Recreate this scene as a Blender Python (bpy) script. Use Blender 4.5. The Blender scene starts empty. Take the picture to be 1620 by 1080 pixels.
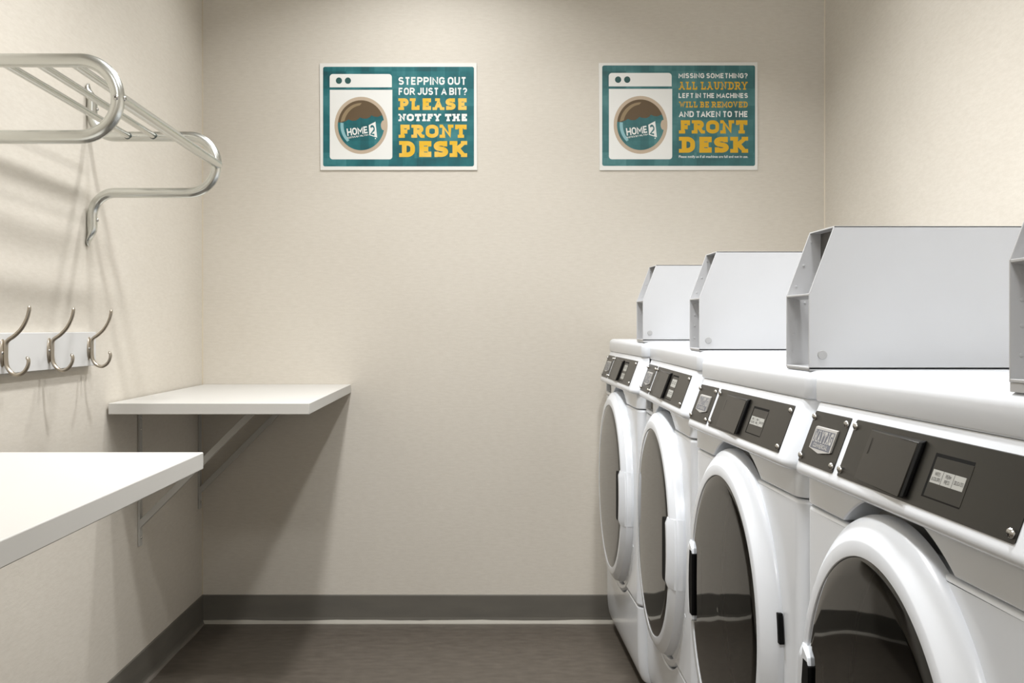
import bpy, bmesh, math, random
from mathutils import Vector, Matrix
from mathutils.geometry import delaunay_2d_cdt
random.seed(7)
PI = math.pi
scn = bpy.context.scene
COL = scn.collection

# ------------------------------------------------------------------ camera
F_PX = 1698.0            # focal length in pixels of the 1620-wide frame
VX, VY = 776.0, 518.0    # vanishing point of the depth axis
SB = 467.0               # pixels per metre on the back wall
YB = F_PX / SB           # back wall distance
XL = (320 - VX) / SB     # left wall
XR = (1305 - VX) / SB    # right wall
YF = -1.5                # wall behind the camera
ZC = 2.52                # ceiling
EYE = 1.0
cam_d = bpy.data.cameras.new('camera')
cam_d.sensor_width = 36.0
cam_d.lens = 36.0 * F_PX / 1620.0
cam_d.shift_x = (810 - VX) / 1620.0
cam_d.shift_y = (VY - 540) / 1620.0
cam_d.clip_start = 0.02
cam = bpy.data.objects.new('camera', cam_d)
cam.location = (0, 0, EYE)
cam.rotation_euler = (PI / 2, 0, 0)
COL.objects.link(cam)
scn.camera = cam

# ------------------------------------------------------------------ light
world = bpy.data.worlds.new('world')
world.use_nodes = True
world.node_tree.nodes['Background'].inputs[0].default_value = (1, 1, 1, 1)
world.node_tree.nodes['Background'].inputs[1].default_value = 0.0
scn.world = world
scn.view_settings.view_transform = 'Standard'
scn.view_settings.look = 'None'
scn.view_settings.gamma = 1.0
scn.view_settings.use_curve_mapping = False
scn.view_settings.exposure = -0.84


def lamp(name, loc, size, power, color=(0.99, 0.995, 1.0), spread=180):
    l = bpy.data.lights.new(name, 'AREA')
    l.shape = 'DISK'
    l.size = size
    l.energy = power
    l.color = color
    l.spread = math.radians(spread)
    o = bpy.data.objects.new(name, l)
    o.location = loc
    COL.objects.link(o)
    return o


LAMP_Z = 2.48
lamp('ceiling_lamp_a', (-0.20, 3.07, LAMP_Z), 0.13, 16, spread=128)
lamp('ceiling_lamp_b', (0.39, 2.51, LAMP_Z), 0.13, 16, spread=128)
lamp('ceiling_lamp_c', (-0.20, 1.94, LAMP_Z), 0.18, 28, spread=128)
lamp('ceiling_lamp_d', (0.39, 1.35, LAMP_Z), 0.18, 21, spread=128)
lamp('fill_lamp_e', (-0.10, -0.55, LAMP_Z), 0.60, 42)  # unseen lamp behind the camera, added as soft fill


# ------------------------------------------------------------------ materials
def srgb(r, g, b):
    def f(c):
        c /= 255.0
        return c / 12.92 if c <= 0.04045 else ((c + 0.055) / 1.055) ** 2.4
    return (f(r), f(g), f(b), 1)


def mat(name, color, rough=0.5, metal=0.0, spec=0.5, coat=0.0):
    m = bpy.data.materials.new(name)
    m.use_nodes = True
    b = m.node_tree.nodes['Principled BSDF']
    b.inputs['Base Color'].default_value = color
    b.inputs['Roughness'].default_value = rough
    b.inputs['Metallic'].default_value = metal
    b.inputs['Specular IOR Level'].default_value = spec
    b.inputs['Coat Weight'].default_value = coat
    return m


def nodes(m):
    t = m.node_tree
    return t, t.nodes, t.links, t.nodes['Principled BSDF']


def add_noise(m, scale, vec_scale, c1, c2, bump=0.0, dist=0.001, detail=6, lo=0.3, hi=0.7, coord='Object'):
    t, N, L, b = nodes(m)
    tc = N.new('ShaderNodeTexCoord')
    mp = N.new('ShaderNodeMapping')
    mp.inputs['Scale'].default_value = vec_scale
    nz = N.new('ShaderNodeTexNoise')
    nz.inputs['Scale'].default_value = scale
    nz.inputs['Detail'].default_value = detail
    L.new(tc.outputs[coord], mp.inputs['Vector'])
    L.new(mp.outputs['Vector'], nz.inputs['Vector'])
    cr = N.new('ShaderNodeValToRGB')
    cr.color_ramp.elements[0].position = lo
    cr.color_ramp.elements[0].color = c1
    cr.color_ramp.elements[1].position = hi
    cr.color_ramp.elements[1].color = c2
    L.new(nz.outputs['Fac'], cr.inputs['Fac'])
    L.new(cr.outputs['Color'], b.inputs['Base Color'])
    if bump:
        bp = N.new('ShaderNodeBump')
        bp.inputs['Strength'].default_value = bump
        bp.inputs['Distance'].default_value = dist
        L.new(nz.outputs['Fac'], bp.inputs['Height'])
        L.new(bp.outputs['Normal'], b.inputs['Normal'])
    return nz, mp


def wall_material(name, stretch):
    # woven vinyl wall covering: fine horizontal slubs plus a soft large mottling
    m = mat(name, srgb(214, 203, 184), 0.62, spec=0.3)
    t, N, L, b = nodes(m)
    tc = N.new('ShaderNodeTexCoord')

    def noise(sc, vs, det=4):
        mp = N.new('ShaderNodeMapping')
        mp.inputs['Scale'].default_value = vs
        nz = N.new('ShaderNodeTexNoise')
        nz.inputs['Scale'].default_value = sc
        nz.inputs['Detail'].default_value = det
        L.new(tc.outputs['Object'], mp.inputs['Vector'])
        L.new(mp.outputs['Vector'], nz.inputs['Vector'])
        return nz
    fine = noise(110, stretch, 3)
    grain = noise(420, (1, 1, 1), 2)
    big = noise(2.2, (1, 1, 1), 3)
    mix = N.new('ShaderNodeMath')
    mix.operation = 'MULTIPLY_ADD'
    mix.inputs[1].default_value = 0.55
    L.new(fine.outputs['Fac'], mix.inputs[0])
    m2 = N.new('ShaderNodeMath')
    m2.operation = 'MULTIPLY'
    m2.inputs[1].default_value = 0.45
    L.new(grain.outputs['Fac'], m2.inputs[0])
    L.new(m2.outputs[0], mix.inputs[2])
    m3 = N.new('ShaderNodeMath')
    m3.operation = 'MULTIPLY_ADD'
    m3.inputs[1].default_value = 0.35
    L.new(big.outputs['Fac'], m3.inputs[0])
    L.new(mix.outputs[0], m3.inputs[2])
    cr = N.new('ShaderNodeValToRGB')
    cr.color_ramp.elements[0].position = 0.45
    cr.color_ramp.elements[0].color = srgb(208, 201, 189)
    cr.color_ramp.elements[1].position = 0.9
    cr.color_ramp.elements[1].color = srgb(220, 214, 203)
    L.new(m3.outputs[0], cr.inputs['Fac'])
    L.new(cr.outputs['Color'], b.inputs['Base Color'])
    bp = N.new('ShaderNodeBump')
    bp.inputs['Strength'].default_value = 0.28
    bp.inputs['Distance'].default_value = 0.0012
    L.new(mix.outputs[0], bp.inputs['Height'])
    L.new(bp.outputs['Normal'], b.inputs['Normal'])
    return m


M = {}
M['wall_xz'] = wall_material('wall_covering', (0.35, 1, 1.6))
M['wall_yz'] = wall_material('wall_covering_side', (1, 0.35, 1.6))
M['ceiling'] = mat('ceiling_white', srgb(240, 239, 235), 0.9)
M['floor'] = mat('floor_vinyl', srgb(112, 104, 96), 0.42, spec=0.45)
add_noise(M['floor'], 20, (1, 2.2, 1), srgb(77, 70, 62), srgb(95, 88, 79), 0.05, 0.001, 8)
M['base'] = mat('vinyl_base', srgb(112, 108, 100), 0.5)
add_noise(M['base'], 6, (1, 1, 4), srgb(98, 95, 88), srgb(107, 103, 95), 0.0)
M['bead'] = mat('sealant_bead', srgb(168, 163, 152), 0.55)
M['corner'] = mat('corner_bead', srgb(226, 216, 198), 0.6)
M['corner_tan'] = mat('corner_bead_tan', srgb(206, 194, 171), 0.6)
M['white'] = mat('white_enamel', srgb(237, 241, 247), 0.22, coat=0.25)
M['white_plastic'] = mat('white_plastic', srgb(233, 237, 243), 0.27, coat=0.15)
M['white_sheet'] = mat('white_painted_steel', srgb(238, 238, 239), 0.38)
add_noise(M['white_sheet'], 5, (1, 1, 1), srgb(198, 199, 201), srgb(203, 204, 206))
M['plug'] = mat('plug_grey', srgb(176, 176, 176), 0.5)
M['board'] = mat('white_laminate', srgb(203, 201, 196), 0.5, spec=0.35)
M['rail'] = mat('white_rail', srgb(214, 214, 213), 0.4)
M['bracket'] = mat('grey_painted_steel', srgb(186, 184, 178), 0.45, spec=0.5)
M['alu'] = mat('satin_aluminium', (0.66, 0.67, 0.64, 1), 0.26, metal=1.0)
M['nickel'] = mat('satin_nickel', (0.48, 0.43, 0.36, 1), 0.34, metal=1.0)
M['steel'] = mat('bright_steel', (0.62, 0.61, 0.59, 1), 0.22, metal=1.0)
M['plate'] = mat('dark_grey_plate', srgb(26, 25, 22), 0.3, spec=0.3)
M['plate_box'] = mat('dark_grey_plastic', srgb(28, 26, 23), 0.3, spec=0.3)
M['black'] = mat('black_plastic', srgb(9, 9, 9), 0.7, spec=0.15)
M['recess'] = mat('grey_recess', srgb(120, 118, 114), 0.5)
M['gap'] = mat('shadow_gap', srgb(150, 150, 148), 0.6)
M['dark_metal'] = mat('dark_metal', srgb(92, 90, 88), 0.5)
M['sticker'] = mat('label_white', srgb(168, 168, 163), 0.5)
M['ink'] = mat('label_ink', srgb(70, 68, 66), 0.6)
M['badge'] = mat('badge_silver', srgb(172, 170, 166), 0.35)
M['badge_blue'] = mat('badge_blue_grey', srgb(92, 96, 106), 0.4)
M['drum'] = mat('drum_steel', (0.30, 0.30, 0.30, 1), 0.4, metal=0.6)
M['paper'] = mat('poster_paper', srgb(232, 231, 226), 0.45)
M['p_white'] = mat('print_white', srgb(234, 234, 230), 0.45)
M['p_tan'] = mat('print_tan', srgb(190, 172, 150), 0.45)
M['p_brown'] = mat('print_brown', srgb(94, 76, 52), 0.45)
M['p_glint'] = mat('print_glint', srgb(146, 127, 96), 0.45)
M['p_ice'] = mat('print_ice', srgb(140, 184, 190), 0.45)


def teal(name, a, b_, c):
    m = mat(name, a, 0.42)
    t, N, L, b = nodes(m)
    tc = N.new('ShaderNodeTexCoord')

    def blocks(vs, off):
        mp = N.new('ShaderNodeMapping')
        mp.inputs['Scale'].default_value = vs
        mp.inputs['Location'].default_value = off
        L.new(tc.outputs['Object'], mp.inputs['Vector'])
        fl = N.new('ShaderNodeVectorMath')
        fl.operation = 'FLOOR'
        L.new(mp.outputs['Vector'], fl.inputs[0])
        wn = N.new('ShaderNodeTexWhiteNoise')
        L.new(fl.outputs['Vector'], wn.inputs['Vector'])
        return wn.outputs['Value']
    nz = N.new('ShaderNodeTexNoise')
    nz.inputs['Scale'].default_value = 11
    nz.inputs['Detail'].default_value = 5
    L.new(tc.outputs['Object'], nz.inputs['Vector'])
    acc = None
    for out, k in ((blocks((13, .01, 17), (.3, .5, .4)), .20), (blocks((21, .01, 9), (.7, .5, .1)), .16), (blocks((34, .01, 30), (.2, .5, .9)), .08), (nz.outputs['Fac'], .62)):
        ma = N.new('ShaderNodeMath')
        ma.operation = 'MULTIPLY_ADD'
        ma.inputs[1].default_value = k
        L.new(out, ma.inputs[0])
        if acc is None:
            ma.inputs[2].default_value = 0.0
        else:
            L.new(acc, ma.inputs[2])
        acc = ma.outputs[0]
    ma = N.new('ShaderNodeMath')
    ma.operation = 'MULTIPLY'
    ma.inputs[1].default_value = 0.95
    L.new(acc, ma.inputs[0])
    cr = N.new('ShaderNodeValToRGB')
    e = cr.color_ramp.elements
    e[0].position, e[0].color = 0.28, a
    e[1].position, e[1].color = 0.74, c
    k = e.new(0.5)
    k.color = b_
    L.new(ma.outputs[0], cr.inputs['Fac'])
    L.new(cr.outputs['Color'], b.inputs['Base Color'])
    return m


def yellow(name, a, b_):
    m = mat(name, a, 0.45)
    add_noise(m, 14, (1, 1, 1), a, b_, detail=2, lo=0.4, hi=0.65)
    return m


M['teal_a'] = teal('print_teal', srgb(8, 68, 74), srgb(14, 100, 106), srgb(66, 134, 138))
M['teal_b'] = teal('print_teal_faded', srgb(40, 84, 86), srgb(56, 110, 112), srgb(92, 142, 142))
M['dot'] = mat('print_dark_teal', srgb(38, 82, 80), 0.45)
M['yel_a'] = yellow('print_yellow', srgb(224, 178, 36), srgb(232, 192, 92))
M['yel_b'] = mat('print_yellow_flat', srgb(216, 168, 28), 0.45)

# smoked door glass: fresnel reflection over a dark tinted pane
gm = bpy.data.materials.new('smoked_glass')
gm.use_nodes = True
_t = gm.node_tree
_t.nodes.clear()
_o = _t.nodes.new('ShaderNodeOutputMaterial')
_mx = _t.nodes.new('ShaderNodeMixShader')
_fr = _t.nodes.new('ShaderNodeFresnel')
_fr.inputs['IOR'].default_value = 1.56
_tr = _t.nodes.new('ShaderNodeBsdfTransparent')
_tr.inputs['Color'].default_value = (0.17, 0.165, 0.155, 1)
_gl = _t.nodes.new('ShaderNodeBsdfGlossy')
_gl.inputs['Roughness'].default_value = 0.03
_gl.inputs['Color'].default_value = (0.95, 0.95, 0.95, 1)
_tc = _t.nodes.new('ShaderNodeTexCoord')
_nz = _t.nodes.new('ShaderNodeTexNoise')
_nz.inputs['Scale'].default_value = 7
_nz.inputs['Detail'].default_value = 1
_bp = _t.nodes.new('ShaderNodeBump')
_bp.inputs['Strength'].default_value = 0.15
_bp.inputs['Distance'].default_value = 0.004
_t.links.new(_tc.outputs['Object'], _nz.inputs['Vector'])
_t.links.new(_nz.outputs['Fac'], _bp.inputs['Height'])
_t.links.new(_bp.outputs['Normal'], _gl.inputs['Normal'])
_t.links.new(_fr.outputs[0], _mx.inputs[0])
_t.links.new(_tr.outputs[0], _mx.inputs[1])
_t.links.new(_gl.outputs[0], _mx.inputs[2])
_t.links.new(_mx.outputs[0], _o.inputs['Surface'])
M['glass'] = gm


# ------------------------------------------------------------------ mesh builder
def tag(o, label=None, cat=None, group=None, kind=None):
    if label:
        o['label'] = label
    if cat:
        o['category'] = cat
    if group:
        o['group'] = group
    if kind:
        o['kind'] = kind
    return o


def empty(name, loc, rot=(0, 0, 0)):
    o = bpy.data.objects.new(name, None)
    o.empty_display_size = 0.1
    o.location = loc
    o.rotation_euler = rot
    COL.objects.link(o)
    return o


class MB:
    def __init__(self, xf=None):
        self.v, self.f, self.mi = [], [], []
        self.xf = xf or (lambda x, y, z: (x, y, z))
        self.m = 0

    def add(self, verts, faces, raw=False):
        n = len(self.v)
        for p in verts:
            self.v.append(tuple(p) if raw else self.xf(*p))
        for f in faces:
            self.f.append(tuple(i + n for i in f))
            self.mi.append(self.m)
        return self

    def box(self, x0, x1, y0, y1, z0, z1):
        vs = [(x, y, z) for x in (x0, x1) for y in (y0, y1) for z in (z0, z1)]
        return self.add(vs, [(0, 1, 3, 2), (4, 6, 7, 5), (0, 4, 5, 1), (2, 3, 7, 6), (0, 2, 6, 4), (1, 5, 7, 3)])

    def loft(self, rings, cap=True, closed=True):
        n = len(rings[0])
        vs = [p for r in rings for p in r]
        fs = []
        for i in range(len(rings) - 1):
            for j in range(n if closed else n - 1):
                k = (j + 1) % n
                fs.append((i * n + j, i * n + k, (i + 1) * n + k, (i + 1) * n + j))
        if cap:
            fs.append(tuple(reversed(range(n))))
            fs.append(tuple((len(rings) - 1) * n + j for j in range(n)))
        return self.add(vs, fs)

    def prism(self, outline, axis, a, b):
        def p(u, v, w):
            return {'x': (w, u, v), 'y': (u, w, v), 'z': (u, v, w)}[axis]
        return self.loft([[p(u, v, a) for u, v in outline], [p(u, v, b) for u, v in outline]])

    def poly(self, pts):
        return self.add(pts, [tuple(range(len(pts)))])

    def tube(self, path, radius, seg=16, cap=True, ref=Vector((0, 1, 0)), rr=None):
        # rr: optional list of (in-plane radius, radius along ref)
        P = [Vector(p) for p in path]
        rings = []
        for i, p in enumerate(P):
            d = (P[min(i + 1, len(P) - 1)] - P[max(i - 1, 0)]).normalized()
            b = (ref - d * ref.dot(d))
            if b.length < 1e-4:
                b = Vector((1, 0, 0)) - d * d.x
            b.normalize()
            n = b.cross(d)
            ra, rb = rr[i] if rr else (radius, radius)
            rings.append([tuple(p + n * (ra * math.cos(2 * PI * k / seg)) + b * (rb * math.sin(2 * PI * k / seg))) for k in range(seg)])
        return self.loft(rings, cap)

    def lathe(self, c, prof, seg=64, closed=False):
        # around the local x axis; c = (y, z) centre; prof = (radius, x)
        n = len(prof)
        vs, fs = [], []
        for i in range(seg):
            a = 2 * PI * i / seg
            for r, x in prof:
                vs.append((x, c[0] + r * math.cos(a), c[1] + r * math.sin(a)))
        for i in range(seg):
            k = (i + 1) % seg
            for j in range(n if closed else n - 1):
                l = (j + 1) % n
                fs.append((i * n + j, i * n + l, k * n + l, k * n + j))
        return self.add(vs, fs)

    def build(self, name, mats, parent=None, bevel=0, seg=3, angle=35, smooth=True):
        me = bpy.data.meshes.new(name)
        me.from_pydata(self.v, [], self.f)
        bm = bmesh.new()
        bm.from_mesh(me)
        for f, i in zip(bm.faces, self.mi):
            f.material_index = i
        bmesh.ops.recalc_face_normals(bm, faces=bm.faces)
        bm.to_mesh(me)
        bm.free()
        for m in (mats if isinstance(mats, (list, tuple)) else [mats]):
            me.materials.append(m)
        if smooth:
            for p in me.polygons:
                p.use_smooth = True
            me.set_sharp_from_angle(angle=math.radians(angle))
        o = bpy.data.objects.new(name, me)
        COL.objects.link(o)
        if parent:
            o.parent = parent
        if bevel:
            md = o.modifiers.new('bevel', 'BEVEL')
            md.width = bevel
            md.segments = seg
            md.limit_method = 'ANGLE'
            md.angle_limit = math.radians(40)
        return o


def carve(o, cutter_mb):
    """subtract the cutter's volume and keep the plain resulting mesh"""
    c = cutter_mb.build('cutter', M['white'], None, smooth=False)
    md = o.modifiers.new('cut', 'BOOLEAN')
    md.operation = 'DIFFERENCE'
    md.solver = 'EXACT'
    md.object = c
    while o.modifiers[0].name != 'cut':
        o.modifiers.move(o.modifiers.find('cut'), 0)
    others = [(m.name, m.show_viewport) for m in o.modifiers if m.name != 'cut']
    for n, _ in others:
        o.modifiers[n].show_viewport = False
    par = o.parent
    o.parent = None
    dg = bpy.context.evaluated_depsgraph_get()
    dg.update()
    me = bpy.data.meshes.new_from_object(o.evaluated_get(dg))
    o.modifiers.remove(o.modifiers['cut'])
    old = o.data
    o.data = me
    o.parent = par
    for n, v in others:
        o.modifiers[n].show_viewport = v
    bpy.data.meshes.remove(old)
    bpy.data.objects.remove(c)
    for p in me.polygons:
        p.use_smooth = True
    me.set_sharp_from_angle(angle=math.radians(35))


def fillet(pts, radii, n=10):
    """round the corners of a 3D polyline"""
    P = [Vector(p) for p in pts]
    out = [P[0]]
    for i in range(1, len(P) - 1):
        r = radii[i - 1]
        a, b = (P[i - 1] - P[i]).normalized(), (P[i + 1] - P[i]).normalized()
        th = math.acos(max(-1, min(1, a.dot(b))))
        d = r / math.tan(th / 2)
        c = P[i] + (a + b).normalized() * (r / math.sin(th / 2))
        s, e = P[i] + a * d - c, P[i] + b * d - c
        tot = s.angle(e)
        ax = s.cross(e).normalized()
        for k in range(n + 1):
            out.append(c + Matrix.Rotation(tot * k / n, 3, ax) @ s)
    out.append(P[-1])
    return out


# ------------------------------------------------------------------ lettering
def arc(cx, cy, rx, ry, a0, a1, n=10):
    return [(cx + rx * math.cos(math.radians(a0 + (a1 - a0) * k / n)), cy + ry * math.sin(math.radians(a0 + (a1 - a0) * k / n))) for k in range(n + 1)]


OVAL = arc(.5, .68, .5, .32, 0, 180) + arc(.5, .32, .5, .32, 180, 360) + [(1, .68)]
ESS = arc(.5, .755, .48, .245, 25, 250, 14)[:-1] + arc(.5, .25, .5, .25, 78, -155, 14)
SANS = {   # glyph: (width, strokes)
    'A': (.66, [[(0, 0), (.5, 1), (1, 0)], [(.2, .27), (.8, .27)]]),
    'B': (.6, [[(0, 0), (0, 1), (.55, 1)] + arc(.58, .76, .36, .24, 90, -90) + [(0, .52)], [(0, .52), (.6, .52)] + arc(.6, .26, .4, .26, 90, -90) + [(0, 0)]]),
    'C': (.6, [arc(.5, .68, .5, .32, 15, 180) + arc(.5, .32, .5, .32, 180, 345)]),
    'D': (.62, [[(0, 0), (0, 1), (.5, 1)] + arc(.5, .66, .5, .34, 90, 0) + arc(.5, .34, .5, .34, 0, -90) + [(0, 0)]]),
    'E': (.54, [[(1, 1), (0, 1), (0, 0), (1, 0)], [(0, .5), (.88, .5)]]),
    'F': (.52, [[(0, 0), (0, 1), (1, 1)], [(0, .48), (.85, .48)]]),
    'G': (.62, [arc(.5, .68, .5, .32, 15, 180) + arc(.5, .32, .5, .32, 180, 360) + [(1, .48), (.55, .48)]]),
    'H': (.62, [[(0, 0), (0, 1)], [(1, 0), (1, 1)], [(0, .5), (1, .5)]]),
    'I': (0, [[(.5, 0), (.5, 1)]]),
    'J': (.5, [[(1, 1), (1, .3)] + arc(.5, .3, .5, .3, 0, -165)]),
    'K': (.62, [[(0, 0), (0, 1)], [(1, 1), (.1, .4)], [(.32, .55), (1, 0)]]),
    'L': (.5, [[(0, 1), (0, 0), (1, 0)]]),
    'M': (.78, [[(0, 0), (0, 1), (.5, .3), (1, 1), (1, 0)]]),
    'N': (.64, [[(0, 0), (0, 1), (1, 0), (1, 1)]]),
    'O': (.62, [OVAL]),
    'P': (.58, [[(0, 0), (0, 1), (.55, 1)] + arc(.55, .72, .45, .28, 90, -90) + [(0, .44)]]),
    'R': (.6, [[(0, 0), (0, 1), (.55, 1)] + arc(.55, .73, .45, .27, 90, -90) + [(0, .46)], [(.5, .46), (1, 0)]]),
    'S': (.58, [ESS]),
    'T': (.58, [[(0, 1), (1, 1)], [(.5, 1), (.5, 0)]]),
    'U': (.6, [[(0, 1), (0, .32)] + arc(.5, .32, .5, .32, 180, 360) + [(1, 1)]]),
    'V': (.64, [[(0, 1), (.5, 0), (1, 1)]]),
    'W': (.9, [[(0, 1), (.25, 0), (.5, .85), (.75, 0), (1, 1)]]),
    'Y': (.62, [[(0, 1), (.5, .42), (1, 1)], [(.5, .42), (.5, 0)]]),
    '?': (.5, [arc(.5, .72, .5, .28, 165, -60) + [(.5, .3), (.5, .24)], [(.5, .0), (.5, .06)]]),
    '&': (.66, [[(1, 0), (.2, .75)] + arc(.45, .8, .25, .2, 190, -30) + arc(.4, .24, .4, .26, 110, 330)]),
    '2': (.6, [arc(.5, .7, .5, .3, 165, -30) + [(0, 0), (1, 0)]]),
}
SLAB = {   # glyph: (width, strokes, serif bars (x, y, halfwidth), ticks (x, y0, y1))
    'A': (1.08, [[(.2, 0), (.5, 1), (.8, 0)], [(.3, .3), (.7, .3)]], [(.17, 0, .17), (.83, 0, .17), (.42, 1, .2)], []),
    'B': (.95, [[(.24, 0), (.24, 1)], [(.24, 1), (.6, 1)] + arc(.6, .76, .3, .24, 90, -90) + [(.24, .52)], [(.24, .52), (.64, .52)] + arc(.64, .26, .33, .26, 90, -90) + [(.24, 0)]], [(.15, 0, .15), (.15, 1, .15)], []),
    'D': (1.02, [[(.24, 0), (.24, 1)], [(.24, 1), (.5, 1)] + arc(.5, .6, .46, .4, 90, 0) + arc(.5, .4, .46, .4, 0, -90) + [(.24, 0)]], [(.15, 0, .15), (.15, 1, .15)], []),
    'E': (.95, [[(.24, 0), (.24, 1)], [(0, 1), (1, 1)], [(0, 0), (1, 0)], [(.24, .5), (.66, .5)]], [], [(.97, 1, .66), (.97, 0, .34), (.68, .34, .66)]),
    'F': (.92, [[(.24, 0), (.24, 1)], [(0, 1), (1, 1)], [(.24, .48), (.66, .48)]], [(.27, 0, .27)], [(.97, 1, .62), (.68, .32, .64)]),
    'H': (1.1, [[(.2, 0), (.2, 1)], [(.8, 0), (.8, 1)], [(.2, .5), (.8, .5)]], [(.2, 0, .2), (.2, 1, .2), (.8, 0, .2), (.8, 1, .2)], []),
    'I': (.55, [[(.5, 0), (.5, 1)]], [(.5, 0, .5), (.5, 1, .5)], []),
    'K': (1.1, [[(.22, 0), (.22, 1)], [(.84, 1), (.28, .42)], [(.42, .56), (.84, 0)]], [(.22, 0, .22), (.22, 1, .22), (.82, 1, .18), (.82, 0, .18)], []),
    'L': (.92, [[(.26, 0), (.26, 1)], [(0, 0), (1, 0)]], [(.28, 1, .28)], [(.97, 0, .4)]),
    'M': (1.3, [[(.16, 0), (.16, 1), (.5, .2), (.84, 1), (.84, 0)]], [(.16, 0, .16), (.84, 0, .16), (.1, 1, .1), (.9, 1, .1)], []),
    'N': (1.1, [[(.2, 0), (.2, 1), (.8, 0), (.8, 1)]], [(.2, 0, .2), (.12, 1, .12), (.8, 1, .2)], []),
    'O': (1.02, [OVAL], [], []),
    'P': (.95, [[(.24, 0), (.24, 1)], [(.24, 1), (.6, 1)] + arc(.6, .72, .36, .28, 90, -90) + [(.24, .44)]], [(.27, 0, .27), (.14, 1, .14)], []),
    'R': (1.05, [[(.22, 0), (.22, 1)], [(.22, 1), (.56, 1)] + arc(.56, .74, .32, .26, 90, -90) + [(.22, .48)], [(.52, .48), (.82, 0)]], [(.22, 0, .22), (.14, 1, .14), (.86, 0, .14)], []),
    'S': (.92, [ESS], [], [(.94, 1, .66), (.06, 0, .34)]),
    'T': (1.0, [[(.5, 0), (.5, 1)], [(0, 1), (1, 1)]], [(.5, 0, .25)], [(.03, 1, .64), (.97, 1, .64)]),
    'U': (1.05, [[(.2, 1), (.2, .32)] + arc(.5, .32, .3, .32, 180, 360) + [(.8, 1)]], [(.2, 1, .2), (.8, 1, .2)], []),
    'V': (1.05, [[(.18, 1), (.5, 0), (.82, 1)]], [(.18, 1, .18), (.82, 1, .18)], []),
    'W': (1.4, [[(.14, 1), (.32, 0), (.5, .8), (.68, 0), (.86, 1)]], [(.14, 1, .14), (.86, 1, .14)], []),
    'Y': (1.05, [[(.18, 1), (.5, .42), (.82, 1)], [(.5, .42), (.5, 0)]], [(.18, 1, .18), (.82, 1, .18), (.5, 0, .24)], []),
    'G': (1.04, [arc(.46, .68, .46, .32, 30, 180) + arc(.46, .32, .46, .32, 180, 335), [(.86, 0), (.86, .46)], [(.52, .46), (1, .46)]], [], [(.95, 1, .66)]),
}


def stroke_quads(pts, t):
    out = []
    n = len(pts)
    L, R = [], []
    for i in range(n):
        p = Vector(pts[i])
        d0 = (p - Vector(pts[i - 1])).normalized() if i else None
        d1 = (Vector(pts[i + 1]) - p).normalized() if i < n - 1 else None
        if i == 0 and (Vector(pts[0]) - Vector(pts[-1])).length < 1e-6:
            d0 = (p - Vector(pts[-2])).normalized()
        if i == n - 1 and (Vector(pts[0]) - Vector(pts[-1])).length < 1e-6:
            d1 = (Vector(pts[1]) - p).normalized()
        if d0 is None or d0.length == 0:
            d0 = d1
        if d1 is None or d1.length == 0:
            d1 = d0
        n0, n1 = Vector((-d0.y, d0.x)), Vector((-d1.y, d1.x))
        m = n0 + n1
        if m.length < 1e-6:
            m = n0
        m.normalize()
        k = min(1.6, 1 / max(0.3, m.dot(n0)))
        L.append(p + m * (t / 2 * k))
        R.append(p - m * (t / 2 * k))
    for i in range(n - 1):
        out.append([L[i], R[i], R[i + 1], L[i + 1]])
    return out


def lettering(text, slab=False, t=0.2, gap=0.14, space=0.34, thin=None):
    """list of quads of a line of text, scaled to the unit square"""
    quads = []
    x = 0.0
    for ch in text:
        if ch == ' ':
            x += space
            continue
        if slab:
            w, strokes, serifs, ticks = SLAB[ch]
        else:
            w, strokes = SANS[ch]
            serifs, ticks = [], []
            w = w + t
        th = thin or t

        def mp(p, inset=True):
            return (x + t / 2 + p[0] * (w - t), t / 2 + p[1] * (1 - t))
        for s in strokes:
            q = [mp(p) for p in s]
            q = [p for i, p in enumerate(q) if i == 0 or (Vector(p) - Vector(q[i - 1])).length > 1e-5]
            # run butt ends out to the cap line
            for e, o_ in ((0, 1), (-1, -2)):
                y = q[e][1]
                if abs(y - t / 2) < 1e-4 or abs(y - 1 + t / 2) < 1e-4:
                    d = (Vector(q[e]) - Vector(q[o_]))
                    if abs(d.y) > abs(d.x) * 0.6:
                        d.normalize()
                        q[e] = tuple(Vector(q[e]) + d * (t / 2 / max(abs(d.y), .5)))
            quads += stroke_quads(q, t)
        for sx, sy, hw in serifs:
            y0 = 0 if sy == 0 else 1 - th
            quads.append([Vector((x + (sx - hw) * w, y0)), Vector((x + (sx + hw) * w, y0)), Vector((x + (sx + hw) * w, y0 + th)), Vector((x + (sx - hw) * w, y0 + th))])
        for sx, y0, y1 in ticks:
            cx = x + t / 2 + sx * (w - t)
            hw = t * 0.42
            quads.append([Vector((cx - hw, y0)), Vector((cx + hw, y0)), Vector((cx + hw, y1)), Vector((cx - hw, y1))])
        x += w + gap
    tot = x - gap
    # merge the overlapping strokes into one flat, non-overlapping sheet of triangles
    vs, fs = [], []
    for q in quads:
        q = [Vector((p.x, min(1.0, max(0.0, p.y)))) for p in q]
        area = sum(q[i].x * q[(i + 1) % 4].y - q[(i + 1) % 4].x * q[i].y for i in range(4))
        if abs(area) < 1e-7:
            continue
        for tri in ((q[0], q[1], q[2]), (q[0], q[2], q[3])):
            ar = (tri[1] - tri[0]).cross(tri[2] - tri[0])
            if abs(ar) < 1e-7:
                continue
            fs.append([len(vs), len(vs) + 1, len(vs) + 2])
            vs += [Vector((p.x, p.y)) for p in (tri if ar > 0 else (tri[0], tri[2], tri[1]))]
    ov, oe, of, _a, _b, src = delaunay_2d_cdt(vs, [], fs, 0, 1e-5)
    of = [f for f, o in zip(of, src) if o]
    return [[Vector((ov[i].x / tot, ov[i].y)) for i in f] for f in of]


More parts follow.
